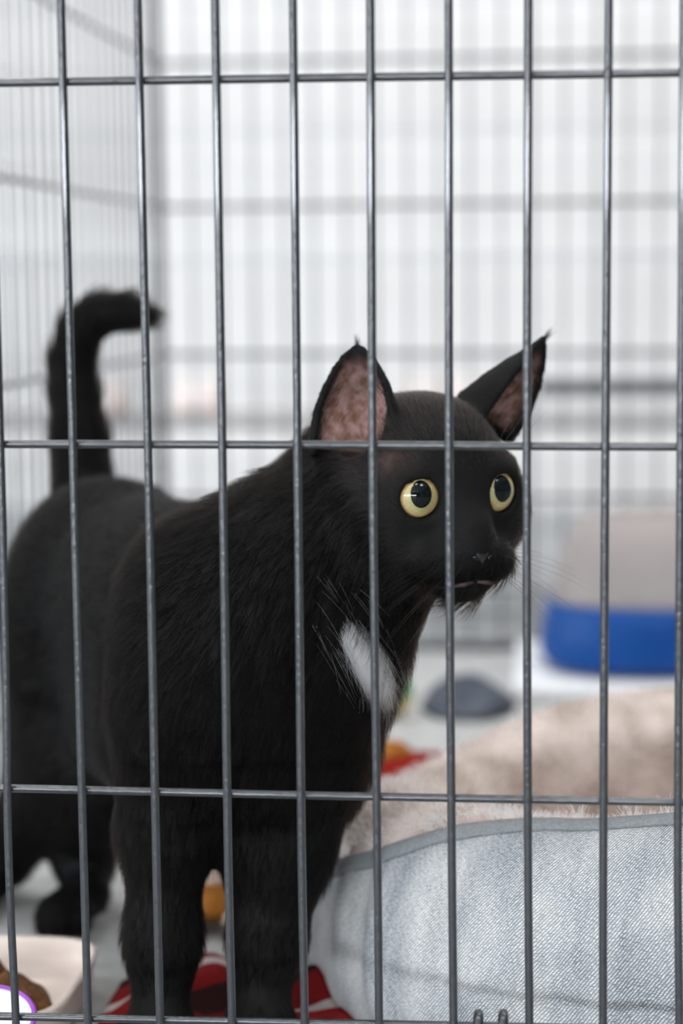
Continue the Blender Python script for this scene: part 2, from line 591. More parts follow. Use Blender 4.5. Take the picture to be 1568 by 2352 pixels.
# plastic tray with a low lip
TZ = -0.004
tray = join([box(((XL + XR) / 2, YB / 2, TZ - 0.012), (XR - XL - 0.012, YB - 0.012, 0.006))] +
            [box(((XL + XR) / 2, y, TZ - 0.004), (XR - XL - 0.012, 0.004, 0.022)) for y in (0.010, YB - 0.010)] +
            [box((x, YB / 2, TZ - 0.004), (0.004, YB - 0.016, 0.022)) for x in (XL + 0.010, XR - 0.010)])
mesh_obj('floor_tray', *tray, M['tray'], crate, False)
for x in (XL + 0.02, XR - 0.02):
    for y in (0.02, YB - 0.02):
        mesh_obj('foot', *tube([(x, y, FZ), (x, y, TZ - 0.014)], 0.010, 10), M['tray'], crate)


def heightfield(x0, x1, y0, y1, nx, ny, fn, thick, edge=None):
    """closed slab: top z = fn(x, y), bottom z = top - thick"""
    xs, ys = np.linspace(x0, x1, nx), np.linspace(y0, y1, ny)
    X, Y = np.meshgrid(xs, ys, indexing='ij')
    if edge is not None:
        X, Y = edge(X, Y)
    Z = fn(X, Y)
    V = [(X[i, j], Y[i, j], Z[i, j]) for i in range(nx) for j in range(ny)]
    V += [(X[i, j], Y[i, j], max(Z[i, j] - thick, 0.0)) for i in range(nx) for j in range(ny)]
    n = nx * ny
    F = []
    for i in range(nx - 1):
        for j in range(ny - 1):
            a = i * ny + j
            F.append((a, a + ny, a + ny + 1, a + 1))
            F.append((n + a, n + a + 1, n + a + ny + 1, n + a + ny))
    for i in range(nx - 1):
        for j in (0, ny - 1):
            a = i * ny + j
            q = (a, n + a, n + a + ny, a + ny)
            F.append(q if j == 0 else q[::-1])
    for j in range(ny - 1):
        for i in (0, nx - 1):
            a = i * ny + j
            q = (a, a + 1, n + a + 1, n + a)
            F.append(q if i == 0 else q[::-1])
    return V, F


def wav(X, Y, seed, amp, f):
    r = np.random.default_rng(seed)
    Z = np.zeros_like(X)
    for k in range(7):
        a = r.uniform(0, 6.28)
        fr = f * r.uniform(0.5, 1.8)
        Z += np.sin((X * math.cos(a) + Y * math.sin(a)) * fr + r.uniform(0, 6.28)) / 7
    return Z * amp


# grey liner over the tray
V, F = heightfield(XL + 0.017, XR - 0.017, 0.017, YB - 0.017, 60, 90, lambda X, Y: 0.0002 + 0.0018 * (wav(X, Y, 3, 1, 30) + 0.5).clip(0, 1) - 0.0002, 0.02)
V = [(x, y, z if i < len(V) // 2 else TZ - 0.0085) for i, (x, y, z) in enumerate(V)]
o = mesh_obj('crate_liner', V, F, M['liner'])
tag(o, 'pale grey fleece liner lying over the crate floor', 'mat')

# ------------------------------------------------------------------ the cat
HO = np.array((0.16000, 0.13500, 0.26277))
HM = np.array(((0.83881, 0.54441, 0.00519), (0.54391, -0.83755, -0.05164), (0.02377, -0.04614, 0.99865)))   # rows: cat's left, forward, up


def H(x, y, z):
    """head-local millimetres -> world"""
    return tuple(HO + (np.array((x, y, z)) / 1000) @ HM)


class Field:
    def __init__(s, lo, hi, h):
        s.lo, s.h = np.array(lo, float), h
        s.n = np.ceil((np.array(hi) - s.lo) / h).astype(int) + 1
        s.F = np.full(tuple(s.n), 0.06, np.float32)

    def sub(s, a, b):
        i0 = np.clip(np.floor((np.array(a) - s.lo) / s.h).astype(int), 0, s.n)
        i1 = np.clip(np.ceil((np.array(b) - s.lo) / s.h).astype(int) + 1, 0, s.n)
        sl = tuple(slice(p, q) for p, q in zip(i0, i1))
        ax = [(np.arange(p, q) * s.h + l).astype(np.float32) for p, q, l in zip(i0, i1, s.lo)]
        return sl, ax

    def union(s, d, sl, k):
        f = s.F[sl]
        h = np.maximum(k - np.abs(f - d), 0) / k
        s.F[sl] = np.minimum(f, d) - h * h * k * 0.25

    def cut(s, d, sl, k):
        f = s.F[sl]
        h = np.maximum(k - np.abs(f + d), 0) / k
        s.F[sl] = np.maximum(f, -d) + h * h * k * 0.25

    def ell(s, c, r, axes=None, k=0.02, cut=False, m=0.022):
        c, r = np.array(c), np.array(r) / 1000
        R = r.max() + m
        sl, (x, y, z) = s.sub(c - R, c + R)
        p = [x[:, None, None] - c[0], y[None, :, None] - c[1], z[None, None, :] - c[2]]
        A = np.eye(3) if axes is None else axes
        q = [A[i, 0] * p[0] + A[i, 1] * p[1] + A[i, 2] * p[2] for i in range(3)]
        k0 = np.sqrt(sum((q[i] / r[i]) ** 2 for i in range(3)))
        k1 = np.sqrt(sum((q[i] / r[i] ** 2) ** 2 for i in range(3))) + 1e-9
        d = k0 * (k0 - 1) / k1
        (s.cut if cut else s.union)(d.astype(np.float32), sl, k)

    def cap(s, a, b, ra, rb, k=0.02, cut=False, m=0.022):
        a, b, ra, rb = np.array(a), np.array(b), ra / 1000, rb / 1000
        R = max(ra, rb) + m
        sl, (x, y, z) = s.sub(np.minimum(a, b) - R, np.maximum(a, b) + R)
        ab = b - a
        p = [x[:, None, None] - a[0], y[None, :, None] - a[1], z[None, None, :] - a[2]]
        t = np.clip((p[0] * ab[0] + p[1] * ab[1] + p[2] * ab[2]) / (ab @ ab), 0, 1)
        d = np.sqrt(sum((p[i] - t * ab[i]) ** 2 for i in range(3))) - (ra + t * (rb - ra))
        (s.cut if cut else s.union)(d.astype(np.float32), sl, k)

    def cloud(s, pts, r, k=0.003):
        R = 0.010
        sl, (x, y, z) = s.sub(pts.min(0) - R, pts.max(0) + R)
        d = np.full((len(x), len(y), len(z)), 1e3, np.float32)
        for p, rr in zip(pts, r):
            i = [np.searchsorted(a, (c - R, c + R)) for a, c in zip((x, y, z), p)]
            w = tuple(slice(*q) for q in i)
            dd = np.sqrt((x[w[0]][:, None, None] - p[0]) ** 2 + (y[w[1]][None, :, None] - p[1]) ** 2 + (z[w[2]][None, None, :] - p[2]) ** 2) - rr
            d[w] = np.minimum(d[w], dd)
        s.union(np.where(d > 100, 0.06, d), sl, k)

    def mesh(s):
        """surface nets"""
        F = s.F
        nx, ny, nz = F.shape
        neg = F < 0
        cnt = np.zeros((nx - 1, ny - 1, nz - 1), np.int8)
        for i in (0, 1):
            for j in (0, 1):
                for k in (0, 1):
                    cnt += neg[i:nx - 1 + i, j:ny - 1 + j, k:nz - 1 + k]
        act = np.argwhere((cnt > 0) & (cnt < 8))
        idx = np.full(cnt.shape, -1, np.int32)
        idx[tuple(act.T)] = np.arange(len(act))
        cor = [(i, j, k) for i in (0, 1) for j in (0, 1) for k in (0, 1)]
        val = np.stack([F[act[:, 0] + i, act[:, 1] + j, act[:, 2] + k] for i, j, k in cor], 1)
        acc = np.zeros((len(act), 3))
        num = np.zeros(len(act))
        for a in range(8):
            for b in range(a + 1, 8):
                if sum(abs(p - q) for p, q in zip(cor[a], cor[b])) != 1:
                    continue
                va, vb = val[:, a], val[:, b]
                mk = (va < 0) != (vb < 0)
                t = np.where(mk, va / np.where(mk, va - vb, 1), 0)
                pt = np.array(cor[a]) + t[:, None] * (np.array(cor[b]) - np.array(cor[a]))
                acc += pt * mk[:, None]
                num += mk
        V = (act + acc / num[:, None]) * s.h + s.lo
        Q = []
        for ax in range(3):
            o1, o2 = [(1, 2), (2, 0), (0, 1)][ax]
            sl0 = [slice(None)] * 3
            sl1 = [slice(None)] * 3
            sl0[ax], sl1[ax] = slice(0, -1), slice(1, None)
            A, B = neg[tuple(sl0)], neg[tuple(sl1)]
            e = np.argwhere(A != B)
            e = e[(e[:, o1] > 0) & (e[:, o2] > 0) & (e[:, o1] < F.shape[o1] - 1) & (e[:, o2] < F.shape[o2] - 1)]
            flip = ~A[tuple(e.T)]
            d1, d2 = np.zeros(3, int), np.zeros(3, int)
            d1[o1], d2[o2] = 1, 1
            q = np.stack([idx[tuple((e - d1 - d2).T)], idx[tuple((e - d2).T)], idx[tuple(e.T)], idx[tuple((e - d1).T)]], 1)
            q[flip] = q[flip][:, ::-1]
            Q.append(q)
        return V, np.concatenate(Q)


fld = Field((-0.135, 0.030, -0.003), (0.262, 0.465, 0.385), 0.0018)
FLOW = []     # (point, direction) pairs that comb the coat


def bone(a, b, ra, rb, k=0.02, flow=1):
    fld.cap(a, b, ra, rb, k)
    a, b = np.array(a), np.array(b)
    d = (b - a) / np.linalg.norm(b - a) * flow
    for t in np.linspace(0, 1, 5):
        FLOW.append((a + t * (b - a), d))


def lump(c, r, axes=None, k=0.025, flow=None):
    fld.ell(c, r, axes, k)
    if flow is not None:
        FLOW.append((np.array(c), np.array(flow) / np.linalg.norm(flow)))


# rump, trunk
lump((-0.03089, 0.33000, 0.18802), (55, 72, 58), flow=(-0.4, 0.9, -0.2))
bone((-0.02103, 0.31000, 0.18936), (0.07592, 0.14000, 0.19438), 53, 55, flow=-1)
lump((0.05383, 0.09700, 0.19671), (31, 32, 56), k=0.022, flow=(-0.75, 0.55, -0.35))     # cat's right shoulder
lump((0.10757, 0.15000, 0.18770), (28, 33, 54), flow=(0.2, 0.4, -0.9))
lump((0.09174, 0.10800, 0.19508), (45, 40, 56), k=0.03, flow=(0.25, -0.1, -1))
bone((0.04869, 0.16000, 0.14060), (-0.02029, 0.30000, 0.12537), 42, 38, k=0.03)
lump((0.07785, 0.12200, 0.14093), (38, 32, 36), k=0.03, flow=(0.05, 0, -1))
# neck and throat
bone((0.09616, 0.12200, 0.21990), (0.13311, 0.14800, 0.25627), 40, 40, k=0.03, flow=-1)
bone((0.14497, 0.12500, 0.22878), (0.12403, 0.10800, 0.19338), 25, 22, k=0.022)
bone((0.12403, 0.10800, 0.19338), (0.10677, 0.11800, 0.14066), 22, 25, k=0.022)
# fore legs
bone((0.04992, 0.10400, 0.16331), (0.04389, 0.10600, 0.10994), 28, 19.5, k=0.02)
bone((0.04389, 0.10600, 0.10994), (0.04185, 0.10300, 0.05941), 19, 16, k=0.015)
bone((0.04185, 0.10300, 0.05941), (0.04025, 0.10000, 0.02105), 16, 12.5, k=0.012)
f0 = (0.04025, 0.10000, 0.02105)
lump((f0[0] + 0.001, f0[1] - 0.010, 0.0155), (16, 20, 11), k=0.012, flow=(0.1, -1, -0.1))
bone((0.10270, 0.13500, 0.14490), (0.09340, 0.12600, 0.09502), 32, 23, k=0.02)
bone((0.09340, 0.12600, 0.09502), (0.08795, 0.12000, 0.05496), 21.5, 16, k=0.015)
bone((0.08795, 0.12000, 0.05496), (0.08472, 0.11500, 0.02202), 16, 12.5, k=0.012)
f1 = (0.08472, 0.11500, 0.02202)
lump((f1[0] + 0.001, f1[1] - 0.010, 0.0155), (16, 20, 11), k=0.012, flow=(0.1, -1, -0.1))
for f in (f0, f1):
    for j in (-1.5, -0.5, 0.5, 1.5):
        fld.ell((f[0] + 0.001 + j * 0.0068, f[1] - 0.026 + abs(j) * 0.003, 0.0120), (4.6, 8, 7.0), None, 0.003)
# hind legs
lump((-0.05130, 0.31200, 0.13492), (31, 45, 64), flow=(-0.3, 0.5, -0.8))
bone((-0.04693, 0.28500, 0.09890), (-0.09984, 0.34500, 0.02265), 27, 15, k=0.02)
bone((-0.09984, 0.34500, 0.02265), (-0.10350, 0.32500, 0.01880), 13, 12, k=0.012)
g0 = (-0.10350, 0.32500, 0.01880)
lump((g0[0] - 0.003, g0[1] - 0.020, 0.0145), (15, 26, 10), k=0.012, flow=(-0.1, -1, -0.1))
lump((-0.00788, 0.31200, 0.13045), (31, 45, 62), flow=(0.3, 0.5, -0.8))
bone((-0.02260, 0.28200, 0.08778), (-0.05055, 0.33800, 0.02308), 26, 14.5, k=0.02)
bone((-0.05055, 0.33800, 0.02308), (-0.03960, 0.30000, 0.01802), 13.5, 12.5, k=0.012)
g1 = (-0.03960, 0.30000, 0.01802)
lump((g1[0] - 0.007, g1[1] - 0.022, 0.0145), (16, 27, 10), k=0.012, flow=(-0.2, -1, -0.1))
for f in (g0, g1):
    for j in (-1.5, -0.5, 0.5, 1.5):
        fld.ell((f[0] - 0.005 + j * 0.0068, f[1] - 0.044 + abs(j) * 0.003, 0.0120), (4.6, 8, 7.0), None, 0.003)
# tail: straight up from the rump, its end bent over to the right
TAIL = [((-0.05271, 0.37200, 0.22934), 19), ((-0.05920, 0.38800, 0.26650), 15.5), ((-0.06263, 0.39400, 0.29197), 13.5), ((-0.06394, 0.39500, 0.31259), 12.5), ((-0.05883, 0.39300, 0.33012), 11.8),
        ((-0.04669, 0.38900, 0.33983), 11), ((-0.02991, 0.38500, 0.34180), 9.6), ((-0.01700, 0.38100, 0.33897), 7.0)]
for (a, ra), (b, rb) in zip(TAIL[:-1], TAIL[1:]):
    bone(a, b, ra, rb, k=0.008)
# head
HA = HM
fh = np.array(HM[1])


def hell(c, r, k=0.012, cut=False):
    fld.ell(H(*c), r, HA, k, cut)


def hcap(a, b, ra, rb, k=0.010, cut=False):
    fld.cap(H(*a), H(*b), ra, rb, k, cut)


hell((0, -7, 8), (37, 40, 34.5), 0.02)
hell((0, 8, 14), (27, 27, 26), 0.015)                      # brow
for s in (-1, 1):
    hell((s * 21, 12, -6), (25, 23, 24), 0.015)            # cheeks
    hell((s * 14, 8, -22), (19, 26, 17), 0.015)            # jaw
    hell((s * 11.5, 39, -27), (13, 12.5, 10.5), 0.008)      # whisker pads
    hell((s * 20, 27, 12.5), (12, 9, 6), 0.008)            # brow ridge over the eye
hcap((0, 22, 12), (0, 44, -13), 14.5, 8.5, 0.012)          # bridge of the nose
hcap((0, 44, -13), (0, 48, -19), 8, 6.5, 0.008)
hell((0, 37, -38.5), (11, 11, 7), 0.008)                   # chin
hcap((0, 44, -33.5), (-17, 33, -36), 1.3, 1.3, 0.002, True)    # mouth line
hcap((0, 44, -33.5), (17, 33, -36), 1.3, 1.3, 0.002, True)
hcap((0, 52.5, -26), (0, 48, -33), 0.9, 0.9, 0.002, True)
EYE_R = 11.4
EYES = []
for s in (-1, 1):
    c = np.array((s * 19.2, 27.6, 2.6))
    ax = np.array((s * math.sin(math.radians(11)), math.cos(math.radians(11)), 0.05))
    ax /= np.linalg.norm(ax)
    u = np.cross(ax, (0, 0, 1.0))
    u /= np.linalg.norm(u)
    w = np.cross(u, ax)
    ringp = np.array([H(*(c + ax * 5.4 + (u * math.cos(t) + w * math.sin(t)) * (11.3 - 3.6 * max(0, math.sin(t + 0.35 * s)) ** 2))) for t in np.linspace(0, 2 * math.pi, 40)])
    fld.cloud(ringp, np.full(40, 0.0026), 0.005)           # lids
    fld.cap(H(*(c + ax * 7.5 - w * 1.2)), H(*(c + ax * 26 - w * 1.2)), 8.1, 10.3, 0.0015, True)
    fld.ell(H(*c), (EYE_R + 0.25,) * 3, None, 0.001, True)
    EYES.append((s, c, ax))

# ears: thin cupped shells
EARS = []
HOL = []


def ear(base, tip, opening, prof, cx, seed):
    base, tip, op = np.array(base), np.array(tip), np.array(opening, float)
    a = tip - base
    L = np.linalg.norm(a)
    a /= L
    op -= a * (op @ a)
    op /= np.linalg.norm(op)
    sv = np.cross(a, op)
    ts = np.linspace(-0.12, 1, 46)
    pts, rad, inn = [], [], []
    for t in ts:
        w = np.interp(t, prof[0], prof[1]) / 1000
        sh = np.interp(t, cx[0], cx[1]) / 1000
        dep = w * np.interp(t, (0, 0.6, 1), (1.15, 0.8, 0.35))
        nn = max(5, int(w * 2.6 / 0.0012))
        for th in np.linspace(-1.62, 1.62, nn):
            q = base + a * (t * L) + sv * (sh + w * math.sin(th)) - op * (dep * math.cos(th) - 0.35 * w)
            pts.append(q)
            rad.append(0.0016 + 0.0006 * (1 - max(t, 0)))
            edge = min(1, (1.62 - abs(th)) / 0.45) * min(1, (0.93 - t) / 0.18)
            inn.append(max(0, edge) * (0.32 + 0.68 * (1 - max(0, t)) ** 0.9))
    # ridges and folds low in the cup
    for (s0, t0, s1, t1, rd) in ((0.62, 0.0, 0.40, 0.36, 3.4), (-0.45, 0.0, -0.6, 0.30, 3.0), (0.1, 0.0, -0.05, 0.22, 4.0)):
        for q in np.linspace(0, 1, 14):
            ss, tt = s0 + (s1 - s0) * q, t0 + (t1 - t0) * q
            w = np.interp(tt, prof[0], prof[1]) / 1000
            pts.append(base + a * (tt * L) + sv * (w * ss) - op * (w * (0.35 - 0.25 * (1 - abs(ss)))))
            rad.append(rd / 1000)
            inn.append(1.0)
    pts = np.array(pts)
    fld.cloud(pts, np.array(rad), 0.005)
    hol = base + a * 0.004 + op * 0.003
    fld.ell(hol, (13, 13, 13), None, 0.004, True)
    HOL.append((hol, base, a, op))
    EARS.append((base, tip, a, op, sv, L, pts, np.array(inn)))


ear((0.13265, 0.11700, 0.28679), (0.13177, 0.12800, 0.32864), (-0.22, -1, 0.05), ((-0.12, 0, 0.3, 0.55, 0.75, 0.88, 0.96, 1.0), (18.5, 18.5, 17.6, 14.2, 10.0, 6.2, 3.0, 0.6)),
    ((0, 0.5, 1), (-0.3, 0.6, 0.0)), 1)
ear((0.18996, 0.16000, 0.29560), (0.21541, 0.16200, 0.33067), (0.99, -0.42, 0.0), ((-0.12, 0, 0.3, 0.55, 0.75, 0.88, 0.96, 1.0), (18.5, 18.5, 17.0, 13.5, 9.0, 5.2, 2.4, 0.5)),
    ((0, 0.5, 1), (0, 0, 0.0)), 2)

V, Q = fld.mesh()
F_grid, F_lo, F_h = fld.F, fld.lo, fld.h
cat = mesh_obj('cat', V, Q, M['skin'])
tag(cat, 'black cat with yellow eyes and white chest patch standing behind the crate bars', 'cat')

# field gradient = outward normal
G = np.stack(np.gradient(F_grid, F_h), -1) if False else None


def grad_at(p):
    i = np.clip(np.round((p - F_lo) / F_h).astype(int), 1, np.array(F_grid.shape) - 2)
    x, y, z = i.T
    g = np.stack([F_grid[x + 1, y, z] - F_grid[x - 1, y, z], F_grid[x, y + 1, z] - F_grid[x, y - 1, z], F_grid[x, y, z + 1] - F_grid[x, y, z - 1]], 1)
    return g / (np.linalg.norm(g, axis=1, keepdims=True) + 1e-12)


def field_at(p):
    i = np.clip(np.round((p - F_lo) / F_h).astype(int), 0, np.array(F_grid.shape) - 1)
    return F_grid[tuple(i.T)]


def near(pts, cloud, val, chunk=4000):
    d = np.empty(len(pts))
    v = np.empty(len(pts))
    for i in range(0, len(pts), chunk):
        q = ((pts[i:i + chunk, None, :] - cloud[None]) ** 2).sum(-1)
        j = q.argmin(1)
        d[i:i + chunk] = np.sqrt(q[np.arange(len(j)), j])
        v[i:i + chunk] = val[j]
    return d, v


# pink inside of the ears, as a colour attribute
N = grad_at(V)


def ear_inside(P_, N_):
    out = np.zeros(len(P_))
    for base, tip, a, op, sv, L, pts, inn in EARS:
        rel = P_ - base
        t = rel @ a / L
        cand = np.where((t > -0.05) & (t < 1.05) & (np.linalg.norm(rel - np.outer(rel @ a, a), axis=1) < 0.024))[0]
        if not len(cand):
            continue
        d, v = near(P_[cand], pts, inn)
        # inner face: its normal points towards the hollow of the cup
        axis_pt = base + np.outer(t[cand] * L, a) + op * 0.004
        into = ((axis_pt - P_[cand]) * N_[cand]).sum(1) > 0
        ok = (d < 0.0042) & into
        out[cand] = np.maximum(out[cand], np.where(ok, v, 0))
    for hol, base, a, op in HOL:
        d = np.linalg.norm(P_ - hol, axis=1)
        out = np.maximum(out, np.clip((0.0156 - d) / 0.0016, 0, 1) * 0.85 * ((P_ - hol) @ op < 0.010) * np.clip(((P_ - base) @ a + 0.0045) / 0.004, 0, 1))
    return out


pink = ear_inside(V, N)
for s_ in (-1, 1):
    pink = np.maximum(pink, 0.30 * np.exp(-(np.linalg.norm(V - np.array(H(s_ * 27, 22, 17)), axis=1) / 0.008) ** 2))
at = cat.data.attributes.new('ear_pink', 'FLOAT', 'POINT')
at.data.foreach_set('value', pink.astype(np.float32))

# eyes
for s, c, ax in EYES:
    cw = np.array(H(*c))
    aw = ax @ HM
    bm = bmesh.new()
    bmesh.ops.create_uvsphere(bm, u_segments=40, v_segments=28, radius=EYE_R / 1000)
    bmesh.ops.rotate(bm, verts=bm.verts, matrix=Matrix.Rotation(math.radians(90), 3, 'X'))
    me = bpy.data.meshes.new('eye')
    bm.to_mesh(me)
    bm.free()
    me.polygons.foreach_set('use_smooth', [True] * len(me.polygons))
    me.materials.append(M['iris'])
    e = bpy.data.objects.new('eye', me)
    COL.objects.link(e)
    e.parent = cat
    e.location = cw
    # gaze: a little towards the viewer for the far eye
    g = np.array(aw) * 1.0
    g = g + np.array((0.10, -1, 0.02)) * (0.10 if s < 0 else 0.18)
    g /= np.linalg.norm(g)
    yv = Vector(g)
    xv = yv.cross(Vector((0, 0, 1))).normalized()
    e.rotation_euler = Matrix((xv, yv, xv.cross(yv))).transposed().to_euler()
    tag(e, 'yellow eye with a wide black pupil')
    rings = []
    Rp = (EYE_R + 0.06) / 1000
    n = 36
    for r in np.linspace(0.0003, 1, 9):
        rings.append([])
        for i in range(n):
            t = 2 * math.pi * i / n
            x, z = 0.0054 * r * math.cos(t), 0.0067 * r * math.sin(t)
            z += 0.0013
            y = math.sqrt(max(Rp * Rp - x * x - z * z, 0)) - (0.0004 if r == 1 else 0)
            rings[-1].append((x, y, z))
    Vp, Fp = loft(rings, True, True, False)
    Fp = [f[::-1] for f in Fp]
    mesh_obj('pupil', Vp, Fp, M['pupil'], e)

# nose leather and lips
nv = []
rings = []
for k, (yy, sc_) in enumerate([(50.5, 1.0), (53.2, 1.0), (54.6, 0.86), (55.4, 0.55), (55.6, 0.05)]):
    rings.append([])
    for i in range(28):
        t = 2 * math.pi * i / 28
        wdt = 6.4 * (0.62 + 0.38 * math.sin(t)) if math.sin(t) > -0.3 else 6.4 * (0.62 - 0.114) * max(0.15, (1 + math.sin(t)) / 0.7)
        x = wdt * math.cos(t) * 1.05 * sc_
        z = -21 + 4.6 * math.sin(t) * sc_
        rings[-1].append(H(x, yy + (z + 21) * -0.25, z))
Vn, Fn = loft(rings, True, True, True)
mesh_obj('nose', Vn, Fn, M['nose'], cat)
for s in (-1, 1):
    mesh_obj('nostril', *tube([H(s * 2.6, 55.3, -23.0), H(s * 3.9, 54.6, -22.0), H(s * 5.0, 53.0, -22.3)], [0.0007, 0.0009, 0.0005], 8), M['pupil'], cat)
    mesh_obj('lip', *tube([H(s * x, y, z) for x, y, z in ((1, 49.2, -34.2), (6, 49.6, -34.9), (11, 47.6, -35.6), (16, 42.5, -36.4))], [0.0007, 0.0011, 0.0009, 0.0004], 8), M['lip'], cat)

# coat -------------------------------------------------------------
FP = np.array([p for p, d in FLOW])
FD = np.array([d for p, d in FLOW])
NOSE = np.array(H(0, 50, -18))
HC = np.array(H(0, 5, 0))
WHITE_C = np.array((0.13975, 0.06200, 0.19714))


def comb(P_):
    D = np.empty_like(P_)
    for i in range(0, len(P_), 8000):
        q = np.linalg.norm(P_[i:i + 8000, None, :] - FP[None], axis=2)
        w = np.exp(-q / 0.014) + 1e-9
        D[i:i + 8000] = (w[:, :, None] * FD[None]).sum(1) / w.sum(1, keepdims=True)
    hd = P_ - NOSE
    hd /= np.linalg.norm(hd, axis=1, keepdims=True) + 1e-9
    hw = head_w(P_)
    D = D / (np.linalg.norm(D, axis=1, keepdims=True) + 1e-9)
    return D * (1 - hw[:, None]) + hd * hw[:, None]


def head_w(P_):
    L_ = (P_ - HO) @ HM.T * 1000
    r = np.sqrt((L_[:, 0] / 46) ** 2 + ((L_[:, 1] - 8) / 56) ** 2 + ((L_[:, 2] - 6) / 52) ** 2)
    return np.clip((1.10 - r) / 0.25, 0, 1)


VV = cat.data.vertices
Vn_ = V
tri = np.concatenate([Q[:, [0, 1, 2]], Q[:, [0, 2, 3]]])
A = 0.5 * np.linalg.norm(np.cross(V[tri[:, 1]] - V[tri[:, 0]], V[tri[:, 2]] - V[tri[:, 0]]), axis=1)
Cn = V[tri].mean(1)


def sample(n, weight):
    pr = A * weight
    pr = pr / pr.sum()
    t = tri[RNG.choice(len(tri), n, p=pr)]
    r1, r2 = np.sqrt(RNG.random(n)), RNG.random(n)
    return V[t[:, 0]] * (1 - r1)[:, None] + V[t[:, 1]] * (r1 * (1 - r2))[:, None] + V[t[:, 2]] * (r1 * r2)[:, None]


def strands(P_, N_, D, length, lift, curl, jit, K=5):
    n = len(P_)
    T = D - N_ * (D * N_).sum(1, keepdims=True)
    T = T + RNG.normal(0, jit, (n, 3))
    T -= N_ * (T * N_).sum(1, keepdims=True)
    T /= np.linalg.norm(T, axis=1, keepdims=True) + 1e-9
    pos = P_.copy()
    out = [pos.copy()]
    for k in range(1, K):
        a = lift * (1 - 0.75 * curl * (k - 1) / (K - 2))
        d = T * np.cos(a)[:, None] + N_ * np.sin(a)[:, None]
        pos = pos + d * (length / (K - 1))[:, None]
        out.append(pos.copy())
    return np.stack(out, 1)


def smoothstep(x, a, b):
    t = np.clip((x - a) / (b - a), 0, 1)
    return t * t * (3 - 2 * t)


hw_tri = head_w(Cn)
roots = sample(170000, 1 + 2.6 * hw_tri)
Nr = grad_at(roots)
inner = ear_inside(roots, Nr)
ek = np.ones(len(roots), bool)
L_ = (roots - HO) @ HM.T * 1000
eye_d = np.full(len(roots), 99.0)
for s, c, ax in EYES:
    rel = L_ - c
    al = rel @ ax
    rad = np.linalg.norm(rel - np.outer(al, ax), axis=1)
    ek &= ~((rad < 10.3) & (al > -2))
    eye_d = np.where(al > -4, np.minimum(eye_d, rad), eye_d)
nose_d = np.linalg.norm(roots - np.array(H(0, 53, -21)), axis=1) * 1000
ek &= (inner < 0.12) & (nose_d > 6.5) & (roots[:, 2] > 0.009)
lipc = np.concatenate([np.array([H(s_ * (1 + 13 * q), 50.0 - 6 * q ** 2.2, -34.4 - 1.6 * q) for q in np.linspace(0, 1, 24)]) for s_ in (-1, 1)])
ek &= near(roots, lipc, np.zeros(len(lipc)))[0] > 0.0026
for s_ in (-1, 1):
    tw_ = np.exp(-(np.linalg.norm(roots - np.array(H(s_ * 27, 22, 17)), axis=1) / 0.008) ** 2)
    ek &= RNG.random(len(roots)) > 0.72 * tw_
roots, Nr, L_, eye_d, nose_d = roots[ek], Nr[ek], L_[ek], eye_d[ek], nose_d[ek]
hw = head_w(roots)
ear_d = np.full(len(roots), 1.0)
for base, tip, a, op, sv, L, pts, inn in EARS:
    ear_d = np.minimum(ear_d, near(roots, pts[::3], inn[::3])[0])
ear_w = 1 - smoothstep(ear_d, 0.002, 0.006)
body_len = 13.5 - 5.5 * (1 - smoothstep(roots[:, 2], 0.02, 0.14))
face_len = 2.0 + 4.6 * smoothstep(nose_d, 22, 66)
face_len = np.minimum(face_len, 1.6 + 0.42 * np.maximum(eye_d - 9, 0))
length = body_len * (1 - hw) + face_len * hw
length = length * (1 - ear_w) + 3.2 * ear_w
chest_w = np.exp(-(np.linalg.norm(roots - np.array((0.14901, 0.09500, 0.18224)), axis=1) / 0.040) ** 2)
length = length + 5.0 * chest_w * (1 - hw)
nape_w = np.exp(-(np.linalg.norm(roots - np.array((0.08728, 0.14000, 0.27128)), axis=1) / 0.035) ** 2)
jaw_w = 1.3 * hw * (1 - smoothstep(L_[:, 2], -30, -20)) * smoothstep(L_[:, 1], 0, 20)
length *= 1 - 0.5 * jaw_w
length *= RNG.uniform(0.65, 1.2, len(roots))
lift = np.radians(16 - 2 * hw + 16 * chest_w + 14 * nape_w) + RNG.normal(0, 0.07, len(roots))
D = comb(roots)
St = strands(roots - Nr * 0.0006, Nr, D, length / 1000, lift, 0.9, 0.16)
rr = np.linspace(1, 0.18, 5)[None] * (RNG.uniform(0.000075, 0.000115, len(roots)))[:, None]
# white patch on the chest: those roots carry white hair instead
wl = (roots - WHITE_C)
wpx = wl @ np.array((0.9946, 0.103, 0)) * 1000
wpz = wl[:, 2] * 1000
wr = np.sqrt((wpx * 0.86 + wpz * 0.50) ** 2 / 6.8 ** 2 + (-wpx * 0.50 + wpz * 0.86) ** 2 / 17.5 ** 2)
is_w = (wr < 0.92 + RNG.normal(0, 0.10, len(roots))) & (Nr[:, 1] < 0.2) & (hw < 0.4)
on_face = (hw > 0.55 + RNG.normal(0, 0.12, len(roots))) & ~is_w & (ear_w < 0.5)
fur = hair_obj('fur', St[~is_w & ~on_face], rr[~is_w & ~on_face], M['fur'], cat)
tag(fur, kind='stuff')
tag(hair_obj('face_fur', St[on_face], rr[on_face], M['face_fur'], cat), kind='stuff')
